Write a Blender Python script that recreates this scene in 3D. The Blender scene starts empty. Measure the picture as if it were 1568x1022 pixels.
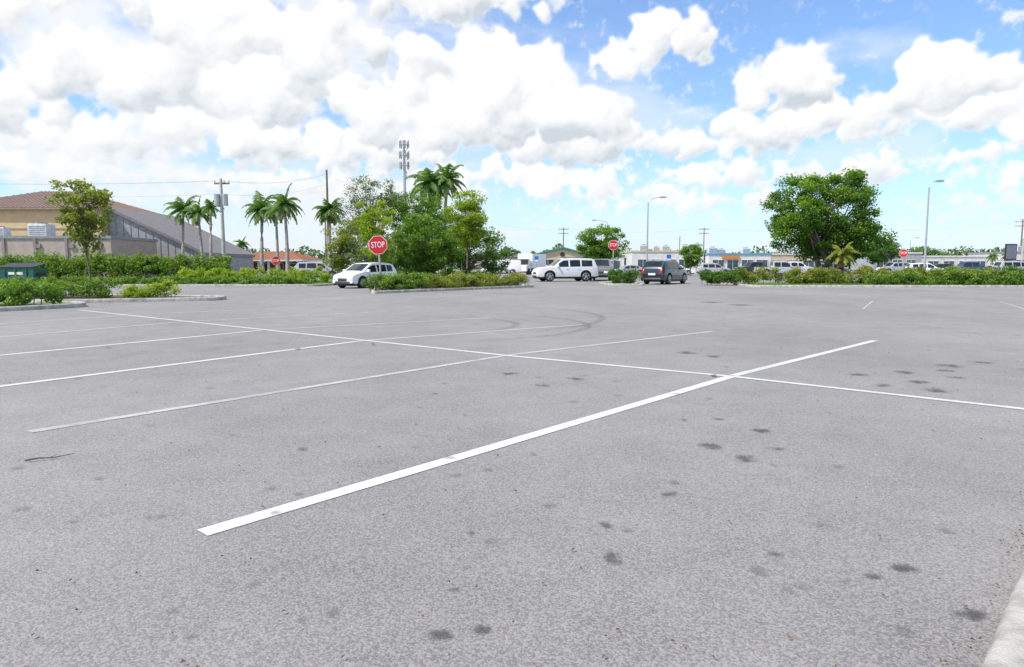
import bpy, math, random
import numpy as np
from mathutils import Vector, Matrix
R = random.Random(7)
rng = np.random.default_rng(11)
scene = bpy.context.scene
scene.view_settings.view_transform = 'Standard'
scene.view_settings.look = 'None'
scene.view_settings.exposure = 0
COL = scene.collection

# ------------------------------------------------------------------ node helpers
class NT:
    def __init__(s, tree):
        s.t = tree; s.n = tree.nodes; s.l = tree.links
    def new(s, typ, **kw):
        n = s.n.new(typ)
        for k, v in kw.items(): setattr(n, k, v)
        return n
    def put(s, sock, v):
        if isinstance(v, bpy.types.NodeSocket): s.l.new(v, sock)
        elif v is not None: sock.default_value = v
    def m(s, op, a, b=None, c=None, clamp=False):
        n = s.new('ShaderNodeMath', operation=op, use_clamp=clamp)
        s.put(n.inputs[0], a)
        if b is not None: s.put(n.inputs[1], b)
        if c is not None: s.put(n.inputs[2], c)
        return n.outputs[0]
    def v(s, op, a, b=None, c=None, out=0):
        n = s.new('ShaderNodeVectorMath', operation=op)
        s.put(n.inputs[0], a)
        if b is not None: s.put(n.inputs[1], b)
        if c is not None: s.put(n.inputs[2], c)
        return n.outputs[out]
    def noise(s, vec, scale, detail=4, rough=.5, col=False, dist=0):
        n = s.new('ShaderNodeTexNoise')
        s.put(n.inputs['Vector'], vec); n.inputs['Scale'].default_value = scale
        n.inputs['Detail'].default_value = detail; n.inputs['Roughness'].default_value = rough
        n.inputs['Distortion'].default_value = dist
        return n.outputs['Color' if col else 'Fac']
    def ss(s, x, a, b, lo=0., hi=1.):
        n = s.new('ShaderNodeMapRange', interpolation_type='SMOOTHSTEP')
        s.put(n.inputs['Value'], x)
        for i, v in zip((1, 2, 3, 4), (a, b, lo, hi)): s.put(n.inputs[i], v)
        return n.outputs[0]
    def mix(s, f, a, b, blend='MIX'):
        n = s.new('ShaderNodeMix', data_type='RGBA', blend_type=blend)
        s.put(n.inputs[0], f)
        def c(v): return (v[0], v[1], v[2], 1.) if isinstance(v, tuple) else v
        s.put(n.inputs[6], c(a)); s.put(n.inputs[7], c(b))
        return n.outputs[2]
    def ramp(s, f, stops):
        n = s.new('ShaderNodeValToRGB')
        e = n.color_ramp.elements
        while len(e) < len(stops): e.new(.5)
        for q, (p, c) in zip(e, stops):
            q.position = p; q.color = (*c, 1)
        s.put(n.inputs[0], f)
        return n.outputs[0]

def newmat(name):
    m = bpy.data.materials.new(name); m.use_nodes = True
    t = NT(m.node_tree)
    return m, t, m.node_tree.nodes['Principled BSDF'], m.node_tree.nodes['Material Output']
def pos(t): return t.new('ShaderNodeTexCoord').outputs['Object']

MATS = {}
def simple(name, col, rough=.6, metal=0., var=.15, scale=3., bump=0., coat=0., spec=.5):
    if name in MATS: return MATS[name]
    m, t, b, o = newmat(name)
    p = pos(t)
    n = t.noise(p, scale, 3, .6)
    f = t.ss(n, .3, .7)
    c = t.mix(f, tuple(x*(1-var) for x in col), tuple(min(1, x*(1+var)) for x in col))
    t.put(b.inputs['Base Color'], c)
    b.inputs['Roughness'].default_value = rough; b.inputs['Metallic'].default_value = metal
    b.inputs['Coat Weight'].default_value = coat; b.inputs['Coat Roughness'].default_value = .04
    b.inputs['Specular IOR Level'].default_value = spec
    if bump:
        bn = t.new('ShaderNodeBump'); bn.inputs['Strength'].default_value = bump
        bn.inputs['Distance'].default_value = .02
        t.put(bn.inputs['Height'], t.noise(p, scale*12, 3)); t.put(b.inputs['Normal'], bn.outputs[0])
    MATS[name] = m
    return m

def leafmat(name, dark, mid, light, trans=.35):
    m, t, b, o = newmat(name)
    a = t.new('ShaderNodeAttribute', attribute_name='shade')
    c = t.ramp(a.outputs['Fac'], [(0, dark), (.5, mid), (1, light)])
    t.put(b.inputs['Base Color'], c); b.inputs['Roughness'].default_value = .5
    b.inputs['Specular IOR Level'].default_value = .35
    tr = t.new('ShaderNodeBsdfTranslucent')
    t.put(tr.inputs[0], t.mix(1., c, (1.3, 1.5, .6), 'MULTIPLY'))
    mx = t.new('ShaderNodeMixShader'); mx.inputs[0].default_value = trans
    t.l.new(b.outputs[0], mx.inputs[1]); t.l.new(tr.outputs[0], mx.inputs[2])
    t.l.new(mx.outputs[0], o.inputs[0])
    return m

# ------------------------------------------------------------------ mesh helpers
def empty(name, loc=(0, 0, 0), rz=0., tilt=(0, 0)):
    e = bpy.data.objects.new(name, None); e.location = loc
    e.rotation_euler = (tilt[0], tilt[1], rz); e.empty_display_size = .3
    COL.objects.link(e); return e

class MB:
    def __init__(s): s.v = []; s.f = []; s.m = []
    def add(s, vs, fs, m=0):
        o = len(s.v); s.v += [tuple(q) for q in vs]
        for f in fs: s.f.append(tuple(i+o for i in f)); s.m.append(m)
    def box(s, x0, x1, y0, y1, z0, z1, m=0, bev=0.):
        b = min(bev, (x1-x0)/3, (y1-y0)/3)
        if b <= 0:
            s.add([(x0,y0,z0),(x1,y0,z0),(x1,y1,z0),(x0,y1,z0),(x0,y0,z1),(x1,y0,z1),(x1,y1,z1),(x0,y1,z1)],
                  [(0,3,2,1),(4,5,6,7),(0,1,5,4),(1,2,6,5),(2,3,7,6),(3,0,4,7)], m)
        else:
            def ring(i, z): return [(x0+b+i,y0+i,z),(x1-b-i,y0+i,z),(x1-i,y0+b+i,z),(x1-i,y1-b-i,z),(x1-b-i,y1-i,z),(x0+b+i,y1-i,z),(x0+i,y1-b-i,z),(x0+i,y0+b+i,z)]
            vs = ring(0, z0)+ring(0, z1-b)+ring(b*.7, z1)
            fs = [tuple(range(7,-1,-1)), tuple(range(16,24))]
            for k in (0, 8):
                for i in range(8): fs.append((k+i, k+(i+1)%8, k+8+(i+1)%8, k+8+i))
            s.add(vs, fs, m)
    def tube(s, pts, rads, n=8, m=0, cap=True):
        pts = [Vector(p) for p in pts]; vs = []; fs = []
        for i, p in enumerate(pts):
            d = (pts[min(i+1, len(pts)-1)]-pts[max(i-1, 0)]).normalized()
            u = d.cross(Vector((0, 0, 1)))
            if u.length < .05: u = Vector((1, 0, 0))
            u = (u-d*u.dot(d)).normalized(); w = d.cross(u)
            for k in range(n):
                a = 2*math.pi*k/n
                vs.append(p+(u*math.cos(a)+w*math.sin(a))*rads[i])
        for i in range(len(pts)-1):
            for k in range(n):
                fs.append((i*n+k, i*n+(k+1)%n, (i+1)*n+(k+1)%n, (i+1)*n+k))
        if cap: fs.append(tuple(range(n-1, -1, -1))); fs.append(tuple((len(pts)-1)*n+k for k in range(n)))
        s.add(vs, fs, m)
    def poly(s, pts, m=0): s.add(pts, [tuple(range(len(pts)))], m)
    def xprism(s, poly, y0, y1, m=0):  # poly in xz extruded along y
        n = len(poly)
        s.add([(x, y0, z) for x, z in poly]+[(x, y1, z) for x, z in poly],
              [tuple(range(n)), tuple(range(2*n-1, n-1, -1))]+[(i, n+i, n+(i+1)%n, (i+1)%n) for i in range(n)], m)
    def obj(s, name, mats, parent=None, smooth=None, loc=(0, 0, 0)):
        me = bpy.data.meshes.new(name); me.from_pydata(s.v, [], s.f)
        for m in mats: me.materials.append(m)
        me.polygons.foreach_set('material_index', s.m)
        if smooth is not None:
            me.polygons.foreach_set('use_smooth', [True]*len(s.f)); me.update()
            me.set_sharp_from_angle(angle=math.radians(smooth))
        me.update()
        o = bpy.data.objects.new(name, me); COL.objects.link(o); o.location = loc
        if parent: o.parent = parent
        return o

def quadmesh(name, V, Q):
    n, k = len(V), len(Q)
    me = bpy.data.meshes.new(name)
    me.vertices.add(n); me.vertices.foreach_set('co', np.ascontiguousarray(V, dtype=np.float32).ravel())
    me.loops.add(4*k); me.loops.foreach_set('vertex_index', np.ascontiguousarray(Q, dtype=np.int32).ravel())
    me.polygons.add(k); me.polygons.foreach_set('loop_start', np.arange(0, 4*k, 4, dtype=np.int32))
    me.update(calc_edges=True); return me

def leaves(name, C, size, mat, parent=None, shade=None, aspect=.5, up=.0, loc=(0, 0, 0)):
    C = np.asarray(C, float); n = len(C)
    sz = size*(.6+.8*rng.random(n))[:, None]
    nrm = rng.normal(size=(n, 3)); nrm[:, 2] = np.abs(nrm[:, 2])+up
    nrm /= np.linalg.norm(nrm, axis=1)[:, None]
    a = rng.normal(size=(n, 3)); t = np.cross(nrm, a); t /= np.linalg.norm(t, axis=1)[:, None]
    b = np.cross(nrm, t)
    V = np.stack([C-t*sz*.5, C-b*sz*aspect*.5+t*sz*.05, C+t*sz*.5, C+b*sz*aspect*.5+t*sz*.05], 1).reshape(-1, 3)
    me = quadmesh(name, V, np.arange(4*n).reshape(-1, 4))
    at = me.attributes.new('shade', 'FLOAT', 'FACE')
    if shade is None: shade = rng.random(n)
    at.data.foreach_set('value', np.clip(shade, 0, 1).astype(np.float32))
    me.materials.append(mat)
    o = bpy.data.objects.new(name, me); COL.objects.link(o); o.location = loc
    if parent: o.parent = parent
    return o

# ------------------------------------------------------------------ materials
def m_asphalt():
    m, t, b, o = newmat('asphalt_worn')
    p = pos(t)
    v = t.new('ShaderNodeTexVoronoi'); t.put(v.inputs['Vector'], p); v.inputs['Scale'].default_value = 135
    sep = t.new('ShaderNodeSeparateColor'); t.put(sep.inputs[0], v.outputs['Color'])
    stone = t.ss(sep.outputs[0], .1, 1.)
    fine = t.noise(p, 330, 2, .6)
    med = t.noise(p, 1.7, 5, .62)
    big = t.noise(t.v('MULTIPLY', p, (.8, .45, 1)), .30, 4, .6)
    grit = t.noise(p, 34, 3, .7)
    f = t.m('MULTIPLY_ADD', stone, .36, t.m('MULTIPLY', fine, .40))
    f = t.m('MULTIPLY_ADD', t.m('SUBTRACT', med, .5), .30, f)
    f = t.m('MULTIPLY_ADD', t.m('SUBTRACT', grit, .5), .24, f)
    f = t.m('MULTIPLY_ADD', t.m('SUBTRACT', big, .5), .50, f)
    c = t.ramp(f, [(.02, (.130, .123, .117)), (.36, (.260, .248, .238)), (.60, (.330, .315, .302)), (.9, (.50, .475, .45))])
    v2 = t.new('ShaderNodeTexVoronoi'); t.put(v2.inputs['Vector'], p); v2.inputs['Scale'].default_value = 8
    pit = t.m('MULTIPLY', t.ss(t.m('MULTIPLY_ADD', fine, .06, v2.outputs['Distance']), .09, .05), t.ss(med, .5, .62))
    c = t.mix(t.m('MULTIPLY', pit, .6), c, (.08, .075, .07))
    t.put(b.inputs['Base Color'], c)
    b.inputs['Roughness'].default_value = .85; b.inputs['Specular IOR Level'].default_value = .3
    h = t.m('MULTIPLY_ADD', v.outputs['Distance'], -.9, t.m('MULTIPLY', fine, .6))
    h = t.m('MULTIPLY_ADD', grit, .5, h)
    bn = t.new('ShaderNodeBump'); bn.inputs['Strength'].default_value = .6; bn.inputs['Distance'].default_value = .003
    t.put(bn.inputs['Height'], h); t.put(b.inputs['Normal'], bn.outputs[0])
    return m
def m_decal(name, col, kind, alpha=.7):
    m, t, b, o = newmat(name)
    p = pos(t)
    uv = t.new('ShaderNodeTexCoord').outputs['UV']
    b.inputs['Base Color'].default_value = (*col, 1); b.inputs['Roughness'].default_value = .7
    if kind == 'stain':
        n = t.noise(p, 13, 5, .75); n2 = t.noise(p, 130, 2, .7)
        d = t.v('LENGTH', t.v('SUBTRACT', uv, (.5, .5, 0)), out=1)
        f = t.m('MULTIPLY_ADD', t.m('SUBTRACT', n, .5), 4.6, t.m('MULTIPLY', d, 2.4))
        f = t.m('MULTIPLY_ADD', t.m('SUBTRACT', n2, .5), 2.2, f)
        a = t.m('MULTIPLY', t.ss(f, 1.0, .0), t.ss(d, .5, .22))
        a = t.m('MULTIPLY', a, alpha)
    elif kind == 'tyre':
        n = t.noise(p, 14, 4, .7)
        s = t.new('ShaderNodeSeparateXYZ'); t.put(s.inputs[0], uv)
        e = t.m('MULTIPLY', t.ss(t.m('ABSOLUTE', t.m('SUBTRACT', s.outputs[1], .5)), .5, .25), t.ss(t.m('ABSOLUTE', t.m('SUBTRACT', s.outputs[0], .5)), .5, .25))
        a = t.m('MULTIPLY', t.m('MULTIPLY', e, t.ss(n, .3, .65)), alpha)
    else:  # paint
        n = t.noise(p, 14, 4, .7); n2 = t.noise(p, 110, 3, .7)
        s = t.new('ShaderNodeSeparateXYZ'); t.put(s.inputs[0], uv)
        e = t.m('MULTIPLY', t.m('SUBTRACT', .5, t.m('ABSOLUTE', t.m('SUBTRACT', s.outputs[1], .5))), 9.)
        w = t.m('MULTIPLY_ADD', n, .9, t.m('MULTIPLY', n2, .9))
        w = t.m('SUBTRACT', w, .9 - alpha)       # alpha = paint amount
        a = t.ss(t.m('MULTIPLY_ADD', w, 2.2, t.m('MINIMUM', t.m('SUBTRACT', e, .8), 0.)), -.25, .35)
        big = t.noise(p, 1.4, 3, .6)
        a = t.m('MULTIPLY', a, t.ss(big, .2, .6, .55 if alpha < .3 else .75, 1.))
        v = t.new('ShaderNodeTexVoronoi'); t.put(v.inputs['Vector'], p); v.inputs['Scale'].default_value = 135
        t.put(b.inputs['Base Color'], t.mix(t.noise(p, 5, 4), tuple(x*.82 for x in col), col))
        bn = t.new('ShaderNodeBump'); bn.inputs['Strength'].default_value = .7; bn.inputs['Distance'].default_value = .003
        t.put(bn.inputs['Height'], v.outputs['Distance']); t.put(b.inputs['Normal'], bn.outputs[0])
    tr = t.new('ShaderNodeBsdfTransparent'); mx = t.new('ShaderNodeMixShader')
    t.put(mx.inputs[0], a); t.l.new(tr.outputs[0], mx.inputs[1]); t.l.new(b.outputs[0], mx.inputs[2])
    t.l.new(mx.outputs[0], o.inputs[0])
    return m
def m_grass():
    m, t, b, o = newmat('grass'); p = pos(t)
    f = t.m('ADD', t.m('MULTIPLY', t.noise(p, 18, 4, .7), .6), t.m('MULTIPLY', t.noise(p, .8, 3, .6), .4))
    t.put(b.inputs['Base Color'], t.ramp(f, [(.3, (.05, .10, .02)), (.5, (.12, .21, .035)), (.7, (.22, .27, .08))]))
    b.inputs['Roughness'].default_value = .9
    return m
ASPH = m_asphalt(); GRASS = m_grass()
PAINT = m_decal('line_paint', (.74, .74, .73), 'paint', .54)
PAINT_OLD = m_decal('line_paint_faded', (.52, .52, .515), 'paint', .20)
PAINT_GREY = m_decal('line_paint_thin', (.54, .54, .54), 'paint', .22)
PAINT_MID = m_decal('line_paint_worn', (.66, .66, .65), 'paint', .33)
STAIN = m_decal('oil_stain', (.075, .07, .065), 'stain', .60)
STAIN_L = m_decal('old_stain', (.14, .13, .125), 'stain', .35)
TYRE = m_decal('tyre_mark', (.13, .125, .12), 'tyre', .28)
CONC = simple('concrete', (.40, .385, .345), .85, var=.22, scale=9, bump=.5)
CONC_D = simple('concrete_kerb_old', (.38, .365, .34), .85, var=.3, scale=5, bump=.4)
MULCH = simple('mulch', (.11, .08, .05), .95, var=.5, scale=9, bump=.8)
GALV = simple('galvanised_steel', (.48, .49, .50), .45, .6, scale=8)
WOODP = simple('weathered_wood', (.20, .165, .13), .85, var=.3, scale=8)
CPOLE = simple('concrete_pole', (.46, .45, .42), .8, scale=4)
BARK = simple('bark', (.16, .125, .095), .9, var=.35, scale=8, bump=.6)
PALMBARK = simple('palm_bark', (.36, .33, .29), .85, var=.25, scale=5, bump=.5)
DEADFROND = simple('dead_frond', (.24, .165, .09), .9, var=.3, scale=8)
BLACK = simple('black_plastic', (.018, .018, .02), .5, scale=5)
RUB = simple('tyre_rubber', (.022, .022, .022), .8, scale=20)
RIM = simple('alloy_rim', (.50, .51, .53), .35, .7, scale=5, var=.05)
GLASS = simple('car_glass', (.018, .023, .026), .05, scale=2, spec=.5)
BGLASS = simple('window_glass', (.05, .08, .10), .08, scale=2, spec=.8)
RED = simple('sign_red', (.62, .015, .02), .4, scale=5, var=.06)
TAIL = simple('tail_lamp', (.45, .01, .01), .2, scale=5)
HEADL = simple('head_lamp', (.75, .78, .80), .1, scale=5, var=.05)
WHITE = simple('white_reflective', (.82, .82, .82), .4, scale=5, var=.04)
WIRE = simple('cable', (.22, .23, .24), .6)
L_HEDGE = leafmat('leaf_hedge', (.04, .085, .012), (.12, .22, .028), (.26, .37, .055))
L_LIME = leafmat('leaf_lime', (.10, .17, .015), (.25, .34, .03), (.42, .48, .06), .45)
L_DARK = leafmat('leaf_dark', (.022, .055, .008), (.07, .15, .02), (.15, .26, .04))
L_TREE = leafmat('leaf_tree', (.03, .075, .010), (.11, .22, .022), (.25, .38, .045), .4)
L_GREY = leafmat('leaf_grey', (.06, .085, .04), (.15, .19, .095), (.26, .31, .16), .4)
L_PALM = leafmat('leaf_palm', (.04, .09, .02), (.11, .20, .045), (.21, .32, .085), .35)
L_YEL = leafmat('leaf_yellowish', (.08, .12, .02), (.20, .25, .04), (.38, .36, .07), .4)
L_FAR = leafmat('leaf_far', (.07, .11, .055), (.12, .18, .08), (.19, .26, .12), .2)
L_FLOW = leafmat('flower_red', (.25, .04, .03), (.5, .08, .06), (.6, .2, .15), .3)

# ------------------------------------------------------------------ camera
cam = bpy.data.cameras.new('camera'); cam.lens = 24.0; cam.sensor_width = 36; cam.clip_end = 8000; cam.clip_start = .05
co = bpy.data.objects.new('camera', cam); co.location = (0, 0, 1.25); co.rotation_euler = (math.radians(90-5.63), 0, 0)
COL.objects.link(co); scene.camera = co

# ------------------------------------------------------------------ sun + sky
SUN_AZ, SUN_EL = math.radians(-122), math.radians(54)
sd = Vector((math.sin(SUN_AZ)*math.cos(SUN_EL), math.cos(SUN_AZ)*math.cos(SUN_EL), math.sin(SUN_EL)))
sl = bpy.data.lights.new('sun', 'SUN'); sl.energy = 4.8; sl.angle = math.radians(.53); sl.color = (1, .945, .865)
so = bpy.data.objects.new('sun', sl); so.rotation_euler = sd.to_track_quat('Z', 'Y').to_euler(); so.location = (0, 0, 50)
COL.objects.link(so)
w = bpy.data.worlds.new('World'); scene.world = w; w.use_nodes = True
w.cycles.sampling_method = 'MANUAL'; w.cycles.sample_map_resolution = 256
t = NT(w.node_tree); bg = w.node_tree.nodes['Background']; bg.inputs['Strength'].default_value = .1
sky = t.new('ShaderNodeTexSky', sky_type='NISHITA'); sky.sun_disc = False
sky.sun_elevation = SUN_EL; sky.sun_rotation = SUN_AZ; sky.air_density = 1.0; sky.dust_density = .6; sky.ozone_density = 1.3
D0 = t.new('ShaderNodeTexCoord').outputs['Generated']
sx = t.new('ShaderNodeSeparateXYZ'); t.put(sx.inputs[0], D0)
skyc = t.mix(1., sky.outputs[0], (1.35, 1.75, 2.2), 'MULTIPLY')
cl = t.m('MULTIPLY', t.ss(t.noise(D0, 3.2, 3, .6), .45, .58), t.m('MAXIMUM', t.ss(sx.outputs[1], .42, .30), t.ss(sx.outputs[2], .66, .74)))
t.l.new(t.mix(cl, skyc, (9., 9.05, 9.1)), bg.inputs['Color'])

# cloud backdrop: a patch of sky dome 4 km away with painted cumulus light and shade
DA = .07
azg = np.arange(-66, 66.01, DA); elg = np.arange(-1, 43.01, DA)
U, Vv = np.meshgrid(azg, elg)
lat = rng.random((256, 256))
def vnoise(x, y, seed=0):
    x = x+seed*17.31; y = y+seed*9.17
    xi = np.floor(x).astype(int); yi = np.floor(y).astype(int); fx = x-xi; fy = y-yi
    fx = fx*fx*(3-2*fx); fy = fy*fy*(3-2*fy)
    a = lat[yi % 256, xi % 256]; b = lat[yi % 256, (xi+1) % 256]; c = lat[(yi+1) % 256, xi % 256]; d = lat[(yi+1) % 256, (xi+1) % 256]
    return (a*(1-fx)+b*fx)*(1-fy)+(c*(1-fx)+d*fx)*fy
def fbm(x, y, o=5, seed=0, r=.52):
    s = 0; a = 1; tt = 0
    for k in range(o): s = s+a*vnoise(x*2**k, y*2**k, seed+k*3); tt += a; a *= r
    return s/tt
def sstep(x, a, b):
    u = np.clip((x-a)/(b-a), 0, 1); return u*u*(3-2*u)
def blur(a, k):
    for ax in (0, 1):
        for _ in range(2):
            p = np.pad(a, [(k, k) if i == ax else (0, 0) for i in (0, 1)], mode='edge'); c = np.cumsum(p, axis=ax)
            z = np.zeros_like(np.take(c, [0], axis=ax)); c = np.concatenate([z, c], axis=ax)
            n = a.shape[ax]; a = (np.take(c, range(2*k+1, 2*k+1+n), axis=ax)-np.take(c, range(0, n), axis=ax))/(2*k+1)
    return a
F1 = fbm(U*.45, Vv*.55, 6, 1); F2 = fbm(U*1.3, Vv*1.5, 5, 5, .6); F3 = fbm(U*.12, Vv*.30, 6, 9)
WU = U+(fbm(U*.9, Vv*.9, 6, 21, .60)-.5)*2.5; WV = Vv+(fbm(U*.9, Vv*.9, 6, 41, .60)-.5)*2.1
SC = np.zeros(U.shape+(3,)); SA = np.zeros(U.shape)
def over(c, a, sl_=None):
    global SC, SA
    if sl_ is None: sl_ = (slice(None), slice(None))
    a3 = a[..., None]; SC[sl_] = SC[sl_]*(1-a3)+c*a3; SA[sl_] = SA[sl_]*(1-a)+a
# high thin haze, denser to the left
lf = sstep(-U, -22, 38)
over(np.array([.93, .965, 1.0]), np.clip(.06+.70*lf*sstep(F3, .28, .60)+.42*sstep(F3, .50, .74), 0, .92))
rc = random.Random(5)
def bank(a, e, rw, rh, tone=1., soft=.30):
    big = 1.14 if (a < 12 and e > 15) else 1.0
    a /= 100; e /= 100; rw /= 100; rh /= 100; k = math.sqrt(1+a*a)
    az = math.degrees(math.atan(a)); el = math.degrees(math.atan(e/k)); Wd = math.degrees(rw)/k**2*.96*big; Hd = math.degrees(rh)/k*.94*big
    mg = Hd*.6+1.6; i0, i1 = [int(np.clip((v-azg[0])/DA, 0, len(azg))) for v in (az-Wd*1.15-mg, az+Wd*1.15+mg)]
    j0, j1 = [int(np.clip((v-elg[0])/DA, 0, len(elg))) for v in (el-Hd-mg, el+Hd+mg)]
    if i1-i0 < 4 or j1-j0 < 4: return
    s2 = (slice(j0, j1), slice(i0, i1)); wu = WU[s2]; wv = WV[s2]; h = np.zeros(wu.shape)
    def stamp(x, y, r, z):
        m_ = r+1.3; a0, a1 = int((x-m_-azg[i0])/DA), int((x+m_-azg[i0])/DA)+1; b0, b1 = int((y-m_-elg[j0])/DA), int((y+m_-elg[j0])/DA)+1
        a0 = max(a0, 0); b0 = max(b0, 0); a1 = min(a1, h.shape[1]); b1 = min(b1, h.shape[0])
        if a1 <= a0 or b1 <= b0: return
        q = (slice(b0, b1), slice(a0, a1)); d = r*r-(wu[q]-x)**2-(wv[q]-y)**2
        v = np.where(d > 0, np.sqrt(np.maximum(d, 0))+z*np.clip(d/(r*r)*4, 0, 1), 0); h[q] = np.maximum(h[q], v)
    n = int(9+7*max(1, Wd/Hd)); bl = el-Hd*.62
    for _ in range(n):
        x = rc.uniform(-1, 1); top = max(.15, (1-abs(x)**2.2))**.6*rc.uniform(.65, 1.05)
        y = -.5+(top+.5)*rc.random()**.75; r = Hd*rc.uniform(.26, .48)*(1-.3*abs(x))
        px, py = az+x*Wd*.95, el+(y*.80)*Hd; z = Hd*.30*rc.random()
        stamp(px, py, r, z)
        for _ in range(7):
            an = math.radians(rc.uniform(-30, 210)); r2 = r*rc.uniform(.28, .55); dd = r*rc.uniform(.65, .95)
            qx, qy = px+math.cos(an)*dd, py+math.sin(an)*dd; stamp(qx, qy, r2, z+r*.25)
            if r2 > .35:
                for _ in range(4):
                    an = math.radians(rc.uniform(-40, 220)); r3 = r2*rc.uniform(.35, .5); stamp(qx+math.cos(an)*r2*.85, qy+math.sin(an)*r2*.85, r3, z+r*.25+r2*.3)
    h = blur(h, 2); gy, gx = np.gradient(h, DA); hb = blur(h, 9); by, bx = np.gradient(hb, DA)
    def lam(gx, gy, zz):
        nn = np.sqrt(gx*gx+gy*gy+zz*zz); return np.clip((gx*.45-gy*.70+zz*.55)/nn, 0, 1)
    lit = .30*lam(gx, gy, 1.5)+.70*lam(bx, by, .9)
    v0 = Vv[s2]; f2 = F2[s2]; f1 = F1[s2]
    under = sstep(v0+(f1-.5)*Hd*1.6, bl+Hd*1.05, bl-.1*Hd)*sstep(h, .1, .9*Hd**.5)
    b = .38+.90*lit+(f2-.5)*.40-.44*under+(f1-.5)*.55
    b = np.clip(b, 0, 1)[..., None]; b = b**.72
    col = (1-b)*np.array([.62, .68, .745])+b*np.array([1.08, 1.075, 1.07])
    col = col*tone+(1-tone)*np.array([.86, .92, .98])
    al = sstep(h+(f2-.5)*.7, .02, soft+.26*Hd)*sstep(v0+(f2-.5)*1.4, bl-.8, bl+.5)
    over(col, np.clip(al, 0, 1), s2)
# low distant rows
for q in range(85):
    e = rc.uniform(2.0, 13.5); bank(rc.uniform(-150, 150), e, rc.uniform(3, 7)*(.6+e/10), rc.uniform(.6, 1.2)*(.5+e/8), .30+.04*e, .3)
for q in range(36):   # sky outside the picture
    a = rc.choice([-1, 1])*rc.uniform(95, 200); bank(a, rc.uniform(15, 60), rc.uniform(14, 26), rc.uniform(6, 12))
for q in range(14): bank(rc.uniform(-90, 90), rc.uniform(62, 90), rc.uniform(10, 20), rc.uniform(5, 9))
BL = [(-22,16,12,4),(-36,16,12,4),(-62,17,13,3.8),(-49,18,11,4),(-72,14,11,3.5),(0,12,14,3.6),(-14,11,12,2.8),(13,11,10,3),(34,13,12,3.2),(51,13,9,2.8),(67,15,11,2.4),(76,12,8,2.2),(26,9,12,2),(-30,11,14,2.4),
      (20,18,6,4),(30,16.5,6,3.6),(10,17,8,5),
      (-75,34,8,5),(-54,37,11,4),(-70,22,9,5.5),(-60,27,8,6),(-47,25,10,7),(-12,37,20,4),(-22,29,11,5),(-30,22,11,7.5),(-38,30,13,9),(-11,20,12,7.5),(-5,25,10,7.5),(4,21,11,8),
      (15,28,4.5,3),(21.5,31,7,5),(26,31,3,3.6),
      (38,19,10,5),(45,20,7,5),(38.5,25.5,7,6.2),
      (55,20,8,5),(70,21,7,5),(76,19,6,4),(62.5,25.5,9.5,7.2),
      (60,40,14,3.2),(74,36,5,2)]
for q in BL: bank(*q)
over(np.array([.98, .985, 1.0]), .30*lf*sstep(F3, .35, .7))
hz = .80*np.exp(-np.maximum(Vv, 0)/4.6)
over(np.array([.80, .895, .985]), hz)
edge = sstep(66-np.abs(U), .5, 6)*sstep(43-Vv, .5, 5)
SCn = SC/np.maximum(SA, 1e-4)[..., None]; SAn = SA*edge
ii = np.concatenate([np.arange(0, 380, 5), np.arange(380, len(azg)-380, 1), np.arange(len(azg)-380, len(azg), 5)])
jj = np.concatenate([np.arange(0, 372, 1), np.arange(372, len(elg), 3)])
A_, E_ = np.meshgrid(np.radians(azg[ii]), np.radians(elg[jj])); RR = 4000.
VV = np.stack([RR*np.sin(A_)*np.cos(E_), RR*np.cos(A_)*np.cos(E_), RR*np.sin(E_)], -1).reshape(-1, 3)
nj, ni = A_.shape; idx = np.arange(nj*ni).reshape(nj, ni)
Q = np.stack([idx[:-1, :-1], idx[:-1, 1:], idx[1:, 1:], idx[1:, :-1]], -1).reshape(-1, 4)
me = quadmesh('sky', VV, Q)
sub = np.ix_(jj, ii); CA = np.concatenate([SCn[sub], np.ones((nj, ni, 1))], -1).reshape(-1, 4)
ca = me.attributes.new('cloud_colour', 'FLOAT_COLOR', 'POINT'); ca.data.foreach_set('color', CA.astype(np.float32).ravel())
aa = me.attributes.new('cloud_cover', 'FLOAT', 'POINT'); aa.data.foreach_set('value', SAn[sub].astype(np.float32).ravel())
sm = bpy.data.materials.new('sky_clouds'); sm.use_nodes = True; sm.cycles.emission_sampling = 'NONE'
t = NT(sm.node_tree); sm.node_tree.nodes.remove(sm.node_tree.nodes['Principled BSDF']); so_ = sm.node_tree.nodes['Material Output']
em = t.new('ShaderNodeEmission'); t.put(em.inputs[0], t.new('ShaderNodeAttribute', attribute_name='cloud_colour').outputs['Color'])
tr = t.new('ShaderNodeBsdfTransparent'); mx = t.new('ShaderNodeMixShader')
t.put(mx.inputs[0], t.new('ShaderNodeAttribute', attribute_name='cloud_cover').outputs['Fac'])
t.l.new(tr.outputs[0], mx.inputs[1]); t.l.new(em.outputs[0], mx.inputs[2]); t.l.new(mx.outputs[0], so_.inputs[0])
me.materials.append(sm); so2 = bpy.data.objects.new('sky', me); COL.objects.link(so2)
del SC, SCn, WU, WV, F1, F2, F3

# ------------------------------------------------------------------ ground
g = MB(); g.poly([(-3500, -300, -.012), (3500, -300, -.012), (3500, 5000, -.012), (-3500, 5000, -.012)]); g.obj('ground', [GRASS])
g = MB(); g.poly([(-160, -30, 0), (200, -30, 0), (200, 230, 0), (-160, 230, 0)]); g.obj('parking_lot_pavement', [ASPH])

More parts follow.
